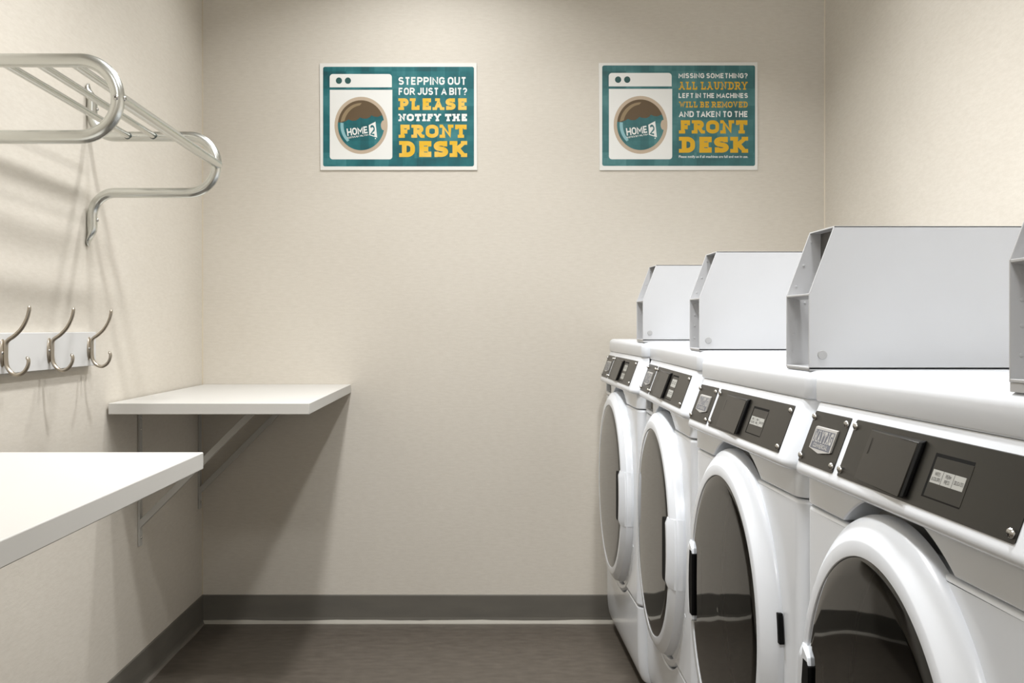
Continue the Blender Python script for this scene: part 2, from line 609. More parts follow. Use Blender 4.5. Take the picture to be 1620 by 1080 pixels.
# ------------------------------------------------------------------ the setting
def struct(name, mb, m, bevel=0):
    o = mb.build(name, m, None, bevel=bevel, smooth=bevel > 0)
    o['kind'] = 'structure'
    return o


T = 0.1
struct('floor', MB().box(XL - T, XR + T, YF - T, YB + T, -T, 0), M['floor'])
struct('ceiling', MB().box(XL - T, XR + T, YF - T, YB + T, ZC, ZC + T), M['ceiling'])
struct('wall_back', MB().box(XL - T, XR + T, YB, YB + T, 0, ZC), M['wall_xz'])
struct('wall_left', MB().box(XL - T, XL, YF, YB, 0, ZC), M['wall_yz'])
struct('wall_right', MB().box(XR, XR + T, YF, YB, 0, ZC), M['wall_yz'])
struct('wall_front', MB().box(XL - T, XR + T, YF - T, YF, 0, ZC), M['wall_xz'])

BH = 0.096
prof = [(0, 0), (0.012, 0), (0.009, 0.004), (0.0055, 0.010), (0.0042, 0.02), (0.0042, BH - 0.003), (0.003, BH), (0, BH)]
struct('baseboard_back', MB(lambda u, w, z: (w, YB - u, z)).loft([[(u, w, z) for u, z in prof] for w in (XL, XR)]), M['base'])
struct('baseboard_left', MB(lambda u, w, z: (XL + u, w, z)).loft([[(u, w, z) for u, z in prof] for w in (YF, YB)]), M['base'])
struct('baseboard_right', MB(lambda u, w, z: (XR - u, w, z)).loft([[(u, w, z) for u, z in prof] for w in (YF, YB)]), M['base'])
bead = [(0, 0), (0.021, 0), (0.019, 0.004), (0.014, 0.008), (0.009, 0.0125), (0.004, 0.014), (0, 0.014)]
rings = []
for i in range(61):
    w = XL + (XR - XL) * i / 60
    k = 1 + 0.12 * math.sin(i * 0.55) + random.uniform(-.08, .08)
    rings.append([(0.0045 + u * k * .5, w, z * k * .78) for u, z in bead])
struct('trim_1', MB(lambda u, w, z: (w, YB - u, z)).loft(rings), M['bead'])
rings = []
for i in range(61):
    w = 0.5 + (YB - 0.5) * i / 60
    k = 0.7 + 0.1 * math.sin(i * 0.8) + random.uniform(-.12, .12)
    rings.append([(0.0045 + u * k * .6, w, z * k * .6) for u, z in bead])
M['bead_dull'] = mat('sealant_dull', srgb(116, 110, 102), 0.6)
struct('trim_2', MB(lambda u, w, z: (XL + u, w, z)).loft(rings), M['bead_dull'])
for n, (x, sx) in enumerate(((XL, 1), (XR, -1))):
    tri = [(x, YB), (x + sx * 0.0028, YB), (x + sx * .001, YB - .001), (x, YB - 0.0028)]
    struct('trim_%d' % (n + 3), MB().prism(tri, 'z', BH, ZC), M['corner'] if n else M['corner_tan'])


# ------------------------------------------------------------------ small hardware
def screw_head(mb, c, n, r, h):
    """pan-head screw with a cross recess: c = seat centre, n = outward normal"""
    n = Vector(n).normalized()
    u = n.orthogonal().normalized()
    w = n.cross(u)
    c = Vector(c)
    rings = []
    for rr, hh in ((1, 0), (1, .35), (.92, .62), (.72, .85), (.45, .97), (.12, 1.0)):
        rings.append([tuple(c + u * (r * rr * math.cos(2 * PI * k / 16)) + w * (r * rr * math.sin(2 * PI * k / 16)) + n * (h * hh)) for k in range(16)])
    mb.m = 0
    mb.loft(rings)
    mb.m = 1
    for a, b in ((u, w), (w, u)):
        p = c + n * (h * 1.02)
        mb.add([tuple(p + a * (r * .5) + b * (r * .09)), tuple(p - a * (r * .5) + b * (r * .09)), tuple(p - a * (r * .5) - b * (r * .09)), tuple(p + a * (r * .5) - b * (r * .09))], [(0, 1, 2, 3)])
    mb.m = 0
    return mb


# ------------------------------------------------------------------ wall shelves
def make_bracket(parent, y, z_under, xo):
    """steel angle bracket: wall leg, arm under the board, 45 degree strut"""
    x0 = XL + 0.0005 - xo[0]
    y = y - xo[1]
    z0 = z_under - xo[2]
    hw, t = 0.0115, 0.006
    mb = MB()
    mb.box(x0, x0 + t, y - hw, y + hw, z0 - 0.385, z0 - 0.0005)
    mb.box(x0 + t, x0 + 0.40, y - hw, y + hw, z0 - t, z0 - 0.0005)
    a, b = (x0 + t * 0.6, z0 - 0.325), (x0 + 0.323, z0 - t)
    d = 0.0085
    mb.prism([(a[0], a[1] - d * 1.41), (b[0] + d * 1.41, b[1]), (b[0] - d * 1.41, b[1]), (a[0], a[1] + d * 1.41)], 'y', y - hw, y + hw)
    o = mb.build('bracket', M['bracket'], parent, bevel=0.001, seg=2)
    for dz in (0.03, 0.062, 0.362):
        screw_head(MB(), (x0 + t, y, z0 - dz), (1, 0, 0), 0.0042, 0.0022).build('screw', [M['steel'], M['black']], o)
    return o


def shelf(corners, z_top, th, by, label):
    loc = (sum(c[0] for c in corners) / 4, sum(c[1] for c in corners) / 4, z_top - th)
    r = empty('wall_shelf', loc)
    tag(r, label, 'shelf')
    mb = MB().prism([(x - loc[0], y - loc[1]) for x, y in corners], 'z', 0, th)
    mb.build('board', M['board'], r, bevel=0.0016, seg=3)
    for y in by:
        make_bracket(r, y, z_top - th, loc)
    return r


shelf([(XL + .006, 2.724), (-0.4600, 2.724), (-0.4725, YB - .001), (XL + .006, YB - .001)], 0.808, 0.0285, (2.98, 3.592),
      'white laminate wall shelf in the back corner, long side against the back wall')
shelf([(XL + .004, 0.742), (-0.4425, 0.742), (-0.4425, 1.655), (XL + .004, 1.655)], 0.808, 0.0262, (0.95, 1.40),
      'white wall shelf nearest the viewer, cut off by the left edge of the photo')

# ------------------------------------------------------------------ hanging rack
RN, RF = 1.907, 2.595           # near and far bracket planes
rack = empty('hanging_rack', (XL, (RN + RF) / 2, 1.40))
tag(rack, 'tubular aluminium clothes rack with four rods on the left wall above the hooks', 'clothes rack')
RL = Vector(rack.location)


def rack_bracket(y, dz):
    wx = XL + 0.0135
    tip = -0.662
    R = 0.0122
    zt, zb = 1.4615 + dz, 1.3255 + dz
    pts = fillet([(wx, y, zt + .128), (wx, y, zt), (tip, y, zt), (tip, y, zb), (wx, y, zb), (wx, y, zb - .128)], [.056, .0675, .0675, .056], 14)
    # resample the straight wall ends so that they can be flattened
    def ends(p0, p1):
        return [p0.lerp(p1, k / 12) for k in range(12)]
    pts = ends(pts[0], pts[1]) + pts[1:-1] + list(reversed(ends(pts[-1], pts[-2])))
    path, rr = [], []
    n = len(pts)
    for i, p in enumerate(pts):
        e = min(abs(p.z - (zt + .128)), abs(p.z - (zb - .128)))
        e = e if abs(p.x - wx) < 0.03 else 1
        k = max(0, min(1, (e - 0.006) / 0.042))
        k = k * k * (3 - 2 * k)
        ra = 0.0032 + (R - 0.0032) * k
        rb = 0.0145 + (R - 0.0145) * k
        if e < 0.016:
            rb *= max(0.22, math.sqrt(max(0, 1 - ((0.016 - e) / 0.0165) ** 2)))
        x = p.x if k >= 1 else XL + 0.0008 + ra
        x = x if k >= 1 else x * (1 - k) + p.x * k
        path.append((x - RL.x, p.y - RL.y, p.z - RL.z))
        rr.append((ra, rb))
    o = MB().tube(path, R, 20, rr=rr).build('bracket', M['alu'], rack, angle=60)
    for z in (zt + .093, zt + .066, zb - .066, zb - .093):
        xx = XL + (0.0195 if abs(z - zt) > .08 and abs(z - zb) > .08 else .0252)
        screw_head(MB(), (xx - RL.x, y - RL.y, z - RL.z), (1, 0, 0), 0.0042, 0.0035).build('screw', [M['steel'], M['black']], o)
    zc = (zt + zb) / 2
    s = -1
    screw_head(MB(), (tip - RL.x, y + s * (R - .0006) - RL.y, zc - RL.z), (0, s, 0), 0.0052, 0.003).build('screw', [M['steel'], M['black']], o)
    if dz:
        screw_head(MB(), (tip + R - .0006 - RL.x, y - RL.y, zc - RL.z), (1, 0, 0), 0.0048, 0.003).build('screw', [M['steel'], M['black']], o)
    return o


rack_bracket(RN, 0.013)
rack_bracket(RF, 0.0)
M['ring'] = mat('dark_ferrule', srgb(74, 82, 78), 0.45)
for x, zn, zf, r in ((-.8727, 1.4745, 1.4615, .0076), (-.8115, 1.4745, 1.4615, .0076), (-.749, 1.4745, 1.4615, .0076), (-.659, 1.4065, 1.3935, .0105)):
    mb = MB()
    mb.tube([(x - RL.x, RN - RL.y, zn - RL.z), (x - RL.x, RF - RL.y, zf - RL.z)], r, 20, ref=Vector((0, 0, 1)))
    rod = mb.build('hanging_rod', M['alu'], rack, angle=60)
    if x < -.7:
        for y0, y1 in ((RF - .0155, RF - .0125), (RN + .0125, RN + .0155)):
            zz = zf if y0 > 2.2 else zn
            mb = MB()
            mb.tube([(x - RL.x, y0 - RL.y, zz - RL.z), (x - RL.x, y1 - RL.y, zz - RL.z)], r * 1.13, 20, ref=Vector((0, 0, 1)))
            mb.build('ferrule', M['ring'], rod, angle=60)

# ------------------------------------------------------------------ hook rail
rail = empty('hook_rail', (XL, 2.332, 0.949))
tag(rail, 'white hook rail with three satin nickel double hooks on the left wall', 'coat hooks')
HL = Vector(rail.location)
MB().box(0.0005, 0.0185, 2.058 - HL.y, 2.606 - HL.y, 0.9085 - HL.z, 0.9895 - HL.z).build('backboard', M['rail'], rail, bevel=0.0012, seg=2)


def catmull(pts, n=8):
    P = [Vector(p) for p in pts]
    P = [P[0] * 2 - P[1]] + P + [P[-1] * 2 - P[-2]]
    out = []
    for i in range(1, len(P) - 2):
        for k in range(n):
            t = k / n
            a, b, c, d = P[i - 1:i + 3]
            out.append(0.5 * ((2 * b) + (c - a) * t + (2 * a - 5 * b + 4 * c - d) * t * t + (3 * b - a - 3 * c + d) * t ** 3))
    out.append(P[-2])
    return out


for hy in (2.105, 2.328, 2.559):
    k = 2.559 / F_PX

    def hp(px, py):       # third hook's outline, in metres from the rail origin
        return ((px - VX) * k - XL, hy - HL.y, 1 - (py - VY) * k - HL.z)
    mb = MB()
    # oval rose on the board
    x0, zc = 0.0185, 1 - (551 - VY) * k - HL.z
    rings = []
    for sc, xx in ((1, 0.0), (1, .0018), (.82, .0042), (.45, .0056), (.1, .006)):
        rings.append([(x0 + xx, hy - HL.y + .0115 * sc * math.cos(2 * PI * i / 28), zc + .0275 * sc * math.sin(2 * PI * i / 28)) for i in range(28)])
    mb.loft(rings)
    up = catmull([hp(145, 550), hp(145.3, 540), hp(148, 534.5), hp(156, 529), hp(165, 520), hp(172, 508), hp(175.3, 497), hp(176, 489.5)], 7)
    lo = catmull([hp(145, 548), hp(145.3, 560), hp(147, 569), (hp(152.5, 576.5)), hp(160.5, 579.6), hp(168.5, 576), hp(173.6, 568.5), hp(174.8, 561), hp(172.3, 556)], 7)
    for path in (up, lo):
        n = len(path)
        rr = []
        for i in range(n):
            u = i / (n - 1)
            e = min(1, max(.45, (n - 1 - i + .6) / 2.2))
            rr.append(((.0044 - .0012 * u) * e, (.0062 - .0010 * u) * e))
        mb.tube(path, .004, 14, rr=rr)
    o = mb.build('coat_hook', M['nickel'], rail, angle=50)
    screw_head(MB(), (x0 + .004, hy - HL.y - .0072, zc), (1, -.4, 0), 0.0032, 0.002).build('screw', [M['steel'], M['black']], o)


# ------------------------------------------------------------------ posters
def poster(base_x, base_y, outline, art, right, label):
    xs = [p[0] for p in outline]
    cx, cy = sum(xs) / 4, sum(p[1] for p in outline) / 4

    def W(c, layer):       # crop pixel of the poster -> local metres
        return ((c[0] - cx) / 5.1414 / SB, -0.0032 - layer * 0.00018, -(c[1] - cy) / 5.1414 / SB)
    loc = ((base_x + cx / 5.1414 - VX) / SB, YB - 0.0008, 1 + (VY - base_y - cy / 5.1414) / SB)
    r = empty('notice_poster', loc)
    tag(r, label, 'poster', 'laundry notices on the back wall')
    mb = MB()
    mb.loft([[(W(p, 0)[0], 0, W(p, 0)[2]) for p in outline], [(W(p, 0)[0], -.0032, W(p, 0)[2]) for p in outline]])
    mb.build('backing_sheet', M['paper'], r, smooth=False)

    def rrect(x0, y0, x1, y1, rad, top=True, bot=True, n=6):
        pts = []
        for (ccx, ccy, a0, on) in ((x1 - rad, y0 + rad, -90, top), (x1 - rad, y1 - rad, 0, bot), (x0 + rad, y1 - rad, 90, bot), (x0 + rad, y0 + rad, 180, top)):
            if on:
                pts += [(ccx + rad * math.cos(math.radians(a0 + 90 * k / n)), ccy + rad * math.sin(math.radians(a0 + 90 * k / n))) for k in range(n + 1)]
            else:
                pts.append((ccx + (rad if a0 in (-90, 0) else -rad), ccy + (rad if a0 in (0, 90) else -rad)))
        return pts
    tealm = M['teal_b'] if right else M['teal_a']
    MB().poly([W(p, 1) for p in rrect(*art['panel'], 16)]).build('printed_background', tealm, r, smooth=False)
    dx, dy = art['icon']     # shift of the drawn washer relative to the left poster
    k = art['scale']

    def I(x, y):
        return (dx + (x - 164) * k, dy + (y - 193) * k)
    mb = MB()
    mb.m = 0
    mb.poly([W(I(*p), 2) for p in rrect(164, 193, 669, 301, 26, True, False)])
    mb.poly([W(I(*p), 2) for p in rrect(165, 321, 673, 886, 24, False, True)])
    mb.m = 1
    for ex in (239, 312):
        mb.poly([W(I(ex + 25 * math.cos(2 * PI * i / 28), 247 + 26 * math.sin(2 * PI * i / 28)), 3) for i in range(28)])

    def ell(rx, ry, layer, cx=419, cy=610, n=56):
        return [W(I(cx + rx * math.cos(2 * PI * i / n), cy + ry * math.sin(2 * PI * i / n)), layer) for i in range(n)]
    mb.m = 2
    mb.poly(ell(216, 232, 3))
    mb.m = 3
    mb.poly(ell(189, 203, 4, 419, 609))
    # water: wave line, then round the lower part of the drum
    wave = [(231, 585), (262, 588), (290, 578), (318, 562), (345, 573), (378, 571), (400, 555), (410, 545), (432, 554), (465, 556), (488, 545), (502, 528), (525, 539), (552, 542), (590, 527)]
    low = []
    a0, a1 = math.atan2((527 - 609) / 203, (590 - 419) / 189), math.atan2((585 - 609) / 203, (231 - 419) / 189) + 2 * PI
    for i in range(1, 40):
        a = a0 + (a1 - a0) * i / 40
        low.append((419 + 189 * math.cos(a), 609 + 203 * math.sin(a)))
    mb.m = 4
    mb.poly([W(I(*p), 5) for p in wave + low])
    mb.m = 5      # glint across the glass
    out = [(419 + 168 * math.cos(math.radians(a)), 609 + 180 * math.sin(math.radians(a))) for a in range(188, 274, 6)]
    inn = [(430 + 152 * math.cos(math.radians(a)), 622 + 176 * math.sin(math.radians(a))) for a in range(262, 190, -6)]
    mb.poly([W(I(*p), 6) for p in out + inn])
    mb.m = 6
    out = [(419 + 168 * math.cos(math.radians(a)), 609 + 180 * math.sin(math.radians(a))) for a in range(187, 128, -5)]
    inn = [(434 + 158 * math.cos(math.radians(a)), 604 + 176 * math.sin(math.radians(a))) for a in range(134, 187, 5)]
    mb.poly([W(I(*p), 6) for p in out + inn])
    mb.m = 2      # latch
    mb.poly([W(I(602 + (22 if abs(math.cos(2 * PI * i / 24)) > .2 else 22) * math.cos(2 * PI * i / 24), 610 + 40 * math.sin(2 * PI * i / 24)), 6) for i in range(24)])
    mb.build('washer_picture', [M['p_white'], M['dot'], M['p_tan'], M['p_brown'], tealm, M['p_glint'], M['p_ice']], r, smooth=False)
    # logo inside the drum
    mb = MB()

    def skew(u, v, x0, y0, x1, y1, h0, h1):
        # unit square -> quadrilateral leaning with the logo
        yb = y0 + (y1 - y0) * u
        h = h0 + (h1 - h0) * u
        return (x0 + (x1 - x0) * u + v * -8, yb - v * h)
    mb.m = 0
    for q in lettering('HOME', t=.2, gap=.1):
        mb.poly([W(I(*skew(p.x, p.y, 309, 697, 478, 672, 60, 56)), 6) for p in q])
    for q in lettering('SUITES BY HILTON', t=.2, gap=.16):
        mb.poly([W(I(*skew(p.x, p.y, 311, 719, 482, 692, 13, 12)), 6) for p in q])
    mb.poly([W(I(*p), 6) for p in ((481, 609), (536, 580), (550, 710), (486, 690))])
    mb.poly([W(I(536 + 5 * math.cos(2 * PI * i / 12), 717 + 5 * math.sin(2 * PI * i / 12)), 6) for i in range(12)])
    mb.m = 1
    for q in lettering('2', t=.2):
        mb.poly([W(I(494 + p.x * 38 - p.y * 2, 688 + p.x * 8 - p.y * 84), 7) for p in q])
    mb.build('logo', [M['p_white'], tealm], r, smooth=False)
    # wording
    mb = MB()
    for txt, slab, col, box, t in art['lines']:
        mb.m = col
        x0, y0, x1, y1 = box
        for q in lettering(txt, slab, t=t, gap=.09 if slab else .13, space=.42 if slab else .3, thin=t * .82 if slab else None):
            mb.poly([W((x0 + p.x * (x1 - x0), y1 - p.y * (y1 - y0)), 2) for p in q])
    if art.get('small'):
        mb.m = 0
        txt, (x0, y0, x1, y1) = art['small']
        cu = bpy.data.curves.new('t', 'FONT')
        cu.body = txt
        cu.offset = 0.012
        to = bpy.data.objects.new('t', cu)
        COL.objects.link(to)
        dg = bpy.context.evaluated_depsgraph_get()
        dg.update()
        me = bpy.data.meshes.new_from_object(to.evaluated_get(dg))
        vx = [v.co.x for v in me.vertices]
        vy = [v.co.y for v in me.vertices]
        a, b, c, d = min(vx), max(vx), min(vy), max(vy)
        mb.add([W((x0 + (v.co.x - a) / (b - a) * (x1 - x0), y1 - (v.co.y - c) / (d - c) * (y1 - y0)), 2) for v in me.vertices], [tuple(p.vertices) for p in me.polygons])
        bpy.data.objects.remove(to)
        bpy.data.curves.remove(cu)
        bpy.data.meshes.remove(me)
    mb.build('lettering', [M['p_white'], M['yel_b'] if right else M['yel_a']], r, smooth=False)
    return r


poster(490, 80, [(82, 106), (1358, 103), (1362, 972), (88, 972)], dict(
    panel=(110, 134, 1336, 943), icon=(164, 193), scale=1.0, lines=[
        ('STEPPING OUT', False, 0, (722, 217, 1274, 281), .215),
        ('FOR JUST A BIT?', False, 0, (724, 304, 1280, 363), .215),
        ('PLEASE', True, 1, (722, 390, 1280, 485), .29),
        ('NOTIFY THE', True, 0, (722, 516, 1282, 576), .29),
        ('FRONT', True, 1, (724, 604, 1281, 711), .29),
        ('DESK', True, 1, (728, 737, 1281, 867), .29)]), False,
    'teal laundry poster reading STEPPING OUT FOR JUST A BIT on the back wall')
poster(930, 80, [(88, 103), (1377, 97), (1378, 971), (95, 974)], dict(
    panel=(116, 123, 1358, 939), icon=(169, 184), scale=1.012, lines=[
        ('MISSING SOMETHING?', False, 0, (736, 186, 1297, 227), .22),
        ('ALL LAUNDRY', True, 1, (737, 256, 1298, 320), .2),
        ('LEFT IN THE MACHINES', False, 0, (736, 348, 1299, 388), .22),
        ('WILL BE REMOVED', True, 1, (739, 417, 1298, 465), .2),
        ('AND TAKEN TO THE', False, 0, (739, 494, 1300, 543), .22),
        ('FRONT', True, 1, (739, 568, 1300, 676), .29),
        ('DESK', True, 1, (739, 703, 1301, 832), .29)],
    small=('Please notify us if all machines are full and not in use.', (738, 853, 1300, 880))), True,
    'teal laundry poster reading MISSING SOMETHING on the back wall above the machines')

# ------------------------------------------------------------------ laundry machines
MW = 0.686          # width
DX = 0.34           # depth of the empty behind the lid front


def machine(kind, X, Y, ZL, yaw, roll, label, group, lift):
    zl = EYE + ZL         # underside of the lid
    washer = kind == 'washer'
    root = empty('washing_machine' if washer else 'tumble_dryer', (X + DX - yaw * MW / 2, Y - MW / 2, 0))
    tag(root, label, 'washing machine' if washer else 'dryer', group)

    def P(x, s, z):          # depth from the lid front, distance from the far side, height from the lid underside
        return (x - DX - yaw * (s - MW / 2), MW / 2 - s, zl + z - roll * s)

    def B():
        return MB(P)
    FX = -0.011              # front sheet
    RC = 0.030               # rounded front corners
    zfloor = -zl + max(0, roll * MW) + .0005
    D = 0.655                # depth

    def plan(x_front, r, x_back, inset=0.0, n=8):
        pts = [(x_back, inset)]
        for i in range(n + 1):
            a = PI / 2 * i / n
            pts.append((x_front + r - r * math.sin(a), inset + r - r * math.cos(a)))
        for i in range(n + 1):
            a = PI / 2 * (1 - i / n)
            pts.append((x_front + r - r * math.sin(a), MW - inset - r + r * math.cos(a)))
        pts.append((x_back, MW - inset))
        return pts
    cs = MW / 2 - 0.018
    cz = -0.399 if washer else -0.3906
    RG = 0.243 if washer else 0.2326
    RO = 0.285 if washer else 0.280
    PX = -0.0414 if washer else -0.0385

    def disc(r, x0, x1, n=180):
        return B().prism([(cs + r * math.cos(2 * PI * i / n), cz + r * math.sin(2 * PI * i / n)) for i in range(n)], 'x', x0, x1)
    # --- cabinet: sides, back, bottom, toe space
    mb = B()
    zt = -0.002
    zb = zfloor + 0.035
    mb.box(0.03, D, 0.001, 0.014, zb, zt)
    mb.box(0.03, D, MW - 0.014, MW - 0.001, zb, zt)
    mb.box(D - .012, D, 0.014, MW - 0.014, zb, zt)
    mb.box(0.05, D - .012, 0.014, MW - 0.014, zb, zb + .012)
    mb.build('cabinet', M['white'], root, smooth=False)
    mb = B()
    mb.box(0.07, D - .05, 0.03, MW - .03, zfloor, zb)
    mb.build('base', M['black'], root, smooth=False)
    # --- front panel with the door opening
    z_seam = 0.246 - zl
    z_fas = -0.1405
    o = B().prism(plan(FX, RC, 0.03), 'z', z_seam, z_fas - .0025).build('front_panel', M['white'], root, bevel=0.006, seg=4)
    carve(o, disc(0.247 if washer else .24, -.1, .1))
    # raised collar round the door
    rings = []
    for i in range(49):
        a_ = math.radians(205 + 130 * i / 48)
        rings.append([(x, cs + r * math.cos(a_), cz + r * math.sin(a_)) for r, x in ((RO + .008, .02), (RO + .008, FX + .002), (RO + .011, FX - .0006), (RO + .022, FX - .0006), (RO + .025, FX + .002), (RO + .025, .02))])
    B().loft(rings).build('panel_lip', M['white'], root, angle=50)
    # --- kick panel, curving in at the toe, dipping round the door
    rings = []
    for z, dx in ((z_seam - .004, 0), (zfloor + .16, 0), (zfloor + .11, .001), (zfloor + .08, .003), (zfloor + .058, .0065), (zfloor + .042, .012), (zfloor + .033, .02)):
        rings.append([(x + (dx if x < .029 else 0), s, z) for x, s in plan(FX + .002, RC, 0.045, .001)])
    o = B().loft(rings).build('kick_panel', M['white'], root, bevel=0.004, seg=3)
    carve(o, disc(RO + .030, -.1, .2))
    # --- fascia under the console
    o = B().prism(plan(FX - .001, RC, 0.03, .0008), 'z', z_fas, -.0935).build('fascia', M['white'], root, bevel=0.002, seg=2)
    carve(o, disc(RO + .017, -.1, .2))
    if washer:
        carve(o, B().box(-.05, .004, .028, .150, -.131, -.106))
        B().box(.001, .006, .026, .152, -.133, -.104).build('drawer_recess', M['recess'], root, smooth=False)
    # grey backing whose tone stands for shade in the gap between ring and fascia
    B().lathe((cs, cz), [(RO - .03, .026), (RO + .03, .026), (RO + .03, .029), (RO - .03, .029)], 72, True).build('gap_backing', M['gap'], root)
    # --- console
    prof = [(.02, -.0005), (.0025, -.0005), (.0012, -.003), (-.0295, -.0865), (-.0308, -.0910), (-.0297, -.0960), (-.0258, -.0995), (-.021, -.1005), (-.013, -.0985), (-.010, -.0965), (.02, -.0965)]
    rings = []
    rc = .034
    cols = [rc * (1 - math.cos(PI / 2 * i / 9)) for i in range(10)]
    for s in cols + [MW - q for q in reversed(cols)]:
        d = min(s, MW - s)
        off = rc - math.sqrt(max(0, rc * rc - (rc - min(d, rc)) ** 2))
        rings.append([(x + (off if x < .019 else 0) * (1 if x < .019 else 0), s, z) for x, z in prof])
    rings = [[(min(x, .0199) if x < .0199 else x, s, z) for x, s, z in r] for r in rings]
    rings = [[(max(x, -.05), .0006 + s * (MW - .0012) / MW, z) for x, s, z in r] for r in rings]
    B().loft(rings).build('console', M['white_plastic'], root, angle=50)

    def con(s, z, h=0.0):    # point on the sloping console face, raised by h
        x = .0012 + (z + .003) / (-.0865 + .003) * (-.0335 + .0028)
        n = (-.9385, -.3452)
        return (x + n[0] * h, s, z + n[1] * h)

    def slab(s0, s1, z0, z1, h0, h1, mb, rad=0.0):
        pts = [(s0, z0), (s1, z0), (s1, z1), (s0, z1)]
        if rad:
            q = []
            for (ax, az, a0) in ((s0 + rad, z0 + rad, 180), (s1 - rad, z0 + rad, 270), (s1 - rad, z1 - rad, 0), (s0 + rad, z1 - rad, 90)):
                q += [(ax + rad * math.cos(math.radians(a0 + 22.5 * k)), az + rad * math.sin(math.radians(a0 + 22.5 * k))) for k in range(5)]
            pts = q
        return mb.loft([[con(s, z, h0) for s, z in pts], [con(s, z, h1) for s, z in pts]])
    # --- lid
    LR = .0145
    rings = []
    for z, i_ in [(0.0, .0025), (.0012, .0008), (.003, 0.0)] + [(.0415 - LR + LR * math.sin(PI / 2 * k / 7), LR * (1 - math.cos(PI / 2 * k / 7))) for k in range(8)]:
        rings.append([(x, s, z) for x, s in plan(i_, .022, D - i_, .0008 + i_)])
    B().loft(rings).build('lid', M['white_plastic'], root, angle=50)
    # --- name plate
    sA = .037
    np_ = slab(sA - .007, sA + .1298 + .007, -.0805, -.0122, 0, .0014, B(), .002).build('name_plate', M['plate'], root, smooth=False)
    B().add([con(*q, .0006) for q in ((sA - .012, -.0845), (sA + .1428, -.0845), (sA + .1428, -.0080), (sA - .012, -.0080))], [(0, 1, 2, 3)])
    bs, bt, bb = (.061, .147), -.030, -.0575
    mid = (bs[0] + bs[1]) / 2
    mb = B()
    mb.m = 0
    pen = [(bs[0], bt), (bs[1], bt), (bs[1], bb), (mid, bb - .0045), (bs[0], bb)]
    mb.loft([[con(s, z, .0014) for s, z in pen], [con(s, z, .0042) for s, z in pen]])
    mb.m = 1
    i0, i1, j0, j1 = bs[0] + .004, bs[1] - .004, bb + .0004, bt - .0025
    mb.poly([con(s, z, .00435) for s, z in ((i0, j1), (i1, j1), (i1, j0), (i0, j0))])
    mb.m = 0
    for q in lettering('MAYTAG', True, t=.24, gap=.06, thin=.11):
        mb.poly([con(i0 + .002 + p.x * (i1 - i0 - .004), j0 + .0086 + p.y * (j1 - j0 - .0096), .0045) for p in q])
    for q in lettering('COMMERCIAL', t=.2, gap=.12):
        mb.poly([con(i0 + .010 + p.x * (i1 - i0 - .020), j0 + .0018 + p.y * .0055, .0045) for p in q])
    mb.build('badge', [M['badge'], M['badge_blue']], np_, smooth=False)

    def scr(s, z, parent):
        p0, p1 = Vector(P(*con(s, z, .0014))), Vector(P(*con(s, z, .0024)))
        screw_head(MB(), p0, p1 - p0, .0052, .0042).build('screw', [M['steel'], M['black']], parent)
    for s in (sA, sA + .1298):
        for z in (-.0197, -.0725):
            scr(s, z, np_)
    # --- control plate
    w0, w1 = sA + .1626 - .007, sA + .589 + .008
    cp = slab(w0, w1, -.0805, -.0122, 0, .0014, B(), .002).build('control_plate', M['plate'], root, smooth=False)
    for s, z in ((sA + .1626, -.0197), (sA + .1626, -.0725), (sA + .589, -.0197), (sA + .589, -.0725)):
        scr(s, z, cp)
    # hinged coin cover, thicker towards the near side
    c0, c1, d0, d1 = .254, .398, -.0745, -.0180
    mb = B()
    mb.m = 0
    q = [(c0, d0, .0042), (c1, d0, .0088), (c1, d1, .0080), (c0, d1, .0036)]
    mb.loft([[con(s, z, .001) for s, z, h in q], [con(s, z, h) for s, z, h in q]])
    mb.m = 1
    q = [(c1, d0 + .0005), (c1 + .009, d0 + .0005), (c1 + .009, d1 + .001), (c1, d1 + .001)]
    mb.loft([[con(s, z, .002) for s, z in q], [con(s, z, .0072) for s, z in q]])
    mb.poly([con(s, z, .0050 + (s - c0 - .018) * .034) for s, z in ((c0 + .014, d1 - .008), (c0 + .0155, d1 - .008), (c0 + .0155, d1 - .026), (c0 + .014, d1 - .026))])
    mb.build('coin_cover', [M['plate_box'], M['black']], cp, bevel=.0012, seg=2)
    # programme window: frame lip, inset, labels
    a0, a1, b0, b1 = (.437, .523, -.0692, -.0262) if not washer else (.430, .500, -.0745, -.020)
    mb = B()
    mb.m = 1
    slab(a0, a1, b0, b1, .001, .00155, mb)
    mb.m = 0
    slab(a0 + .0055, a1 + .0006, b0 + .0016, b1 - .0034, .001, .0018, mb)
    win = mb.build('programme_window', [M['plate'], M['black']], cp, smooth=False)
    mb = B()
    if washer:
        for z0, z1 in ((-.0455, -.0285), (-.0680, -.0525)):
            mb.m = 0
            mb.poly([con(s, z, .0020) for s, z in ((a0 + .009, z0), (a1 - .001, z0), (a1 - .001, z1), (a0 + .009, z1))])
            mb.m = 1
            n = 2 if z0 > -.05 else 3
            for i in range(n):
                u0, u1 = a0 + .014 + i * .054 / n, a0 + .014 + (i + .72) * .054 / n
                for zz in ((z0 + z1) / 2 + .002, (z0 + z1) / 2 - .0015):
                    mb.poly([con(s, z, .0021) for s, z in ((u0, zz), (u1, zz), (u1, zz + .0012), (u0, zz + .0012))])
    else:
        e0, e1, g0, g1 = .4450, .5185, -.0540, -.0412
        st = (e1 - e0) / 3
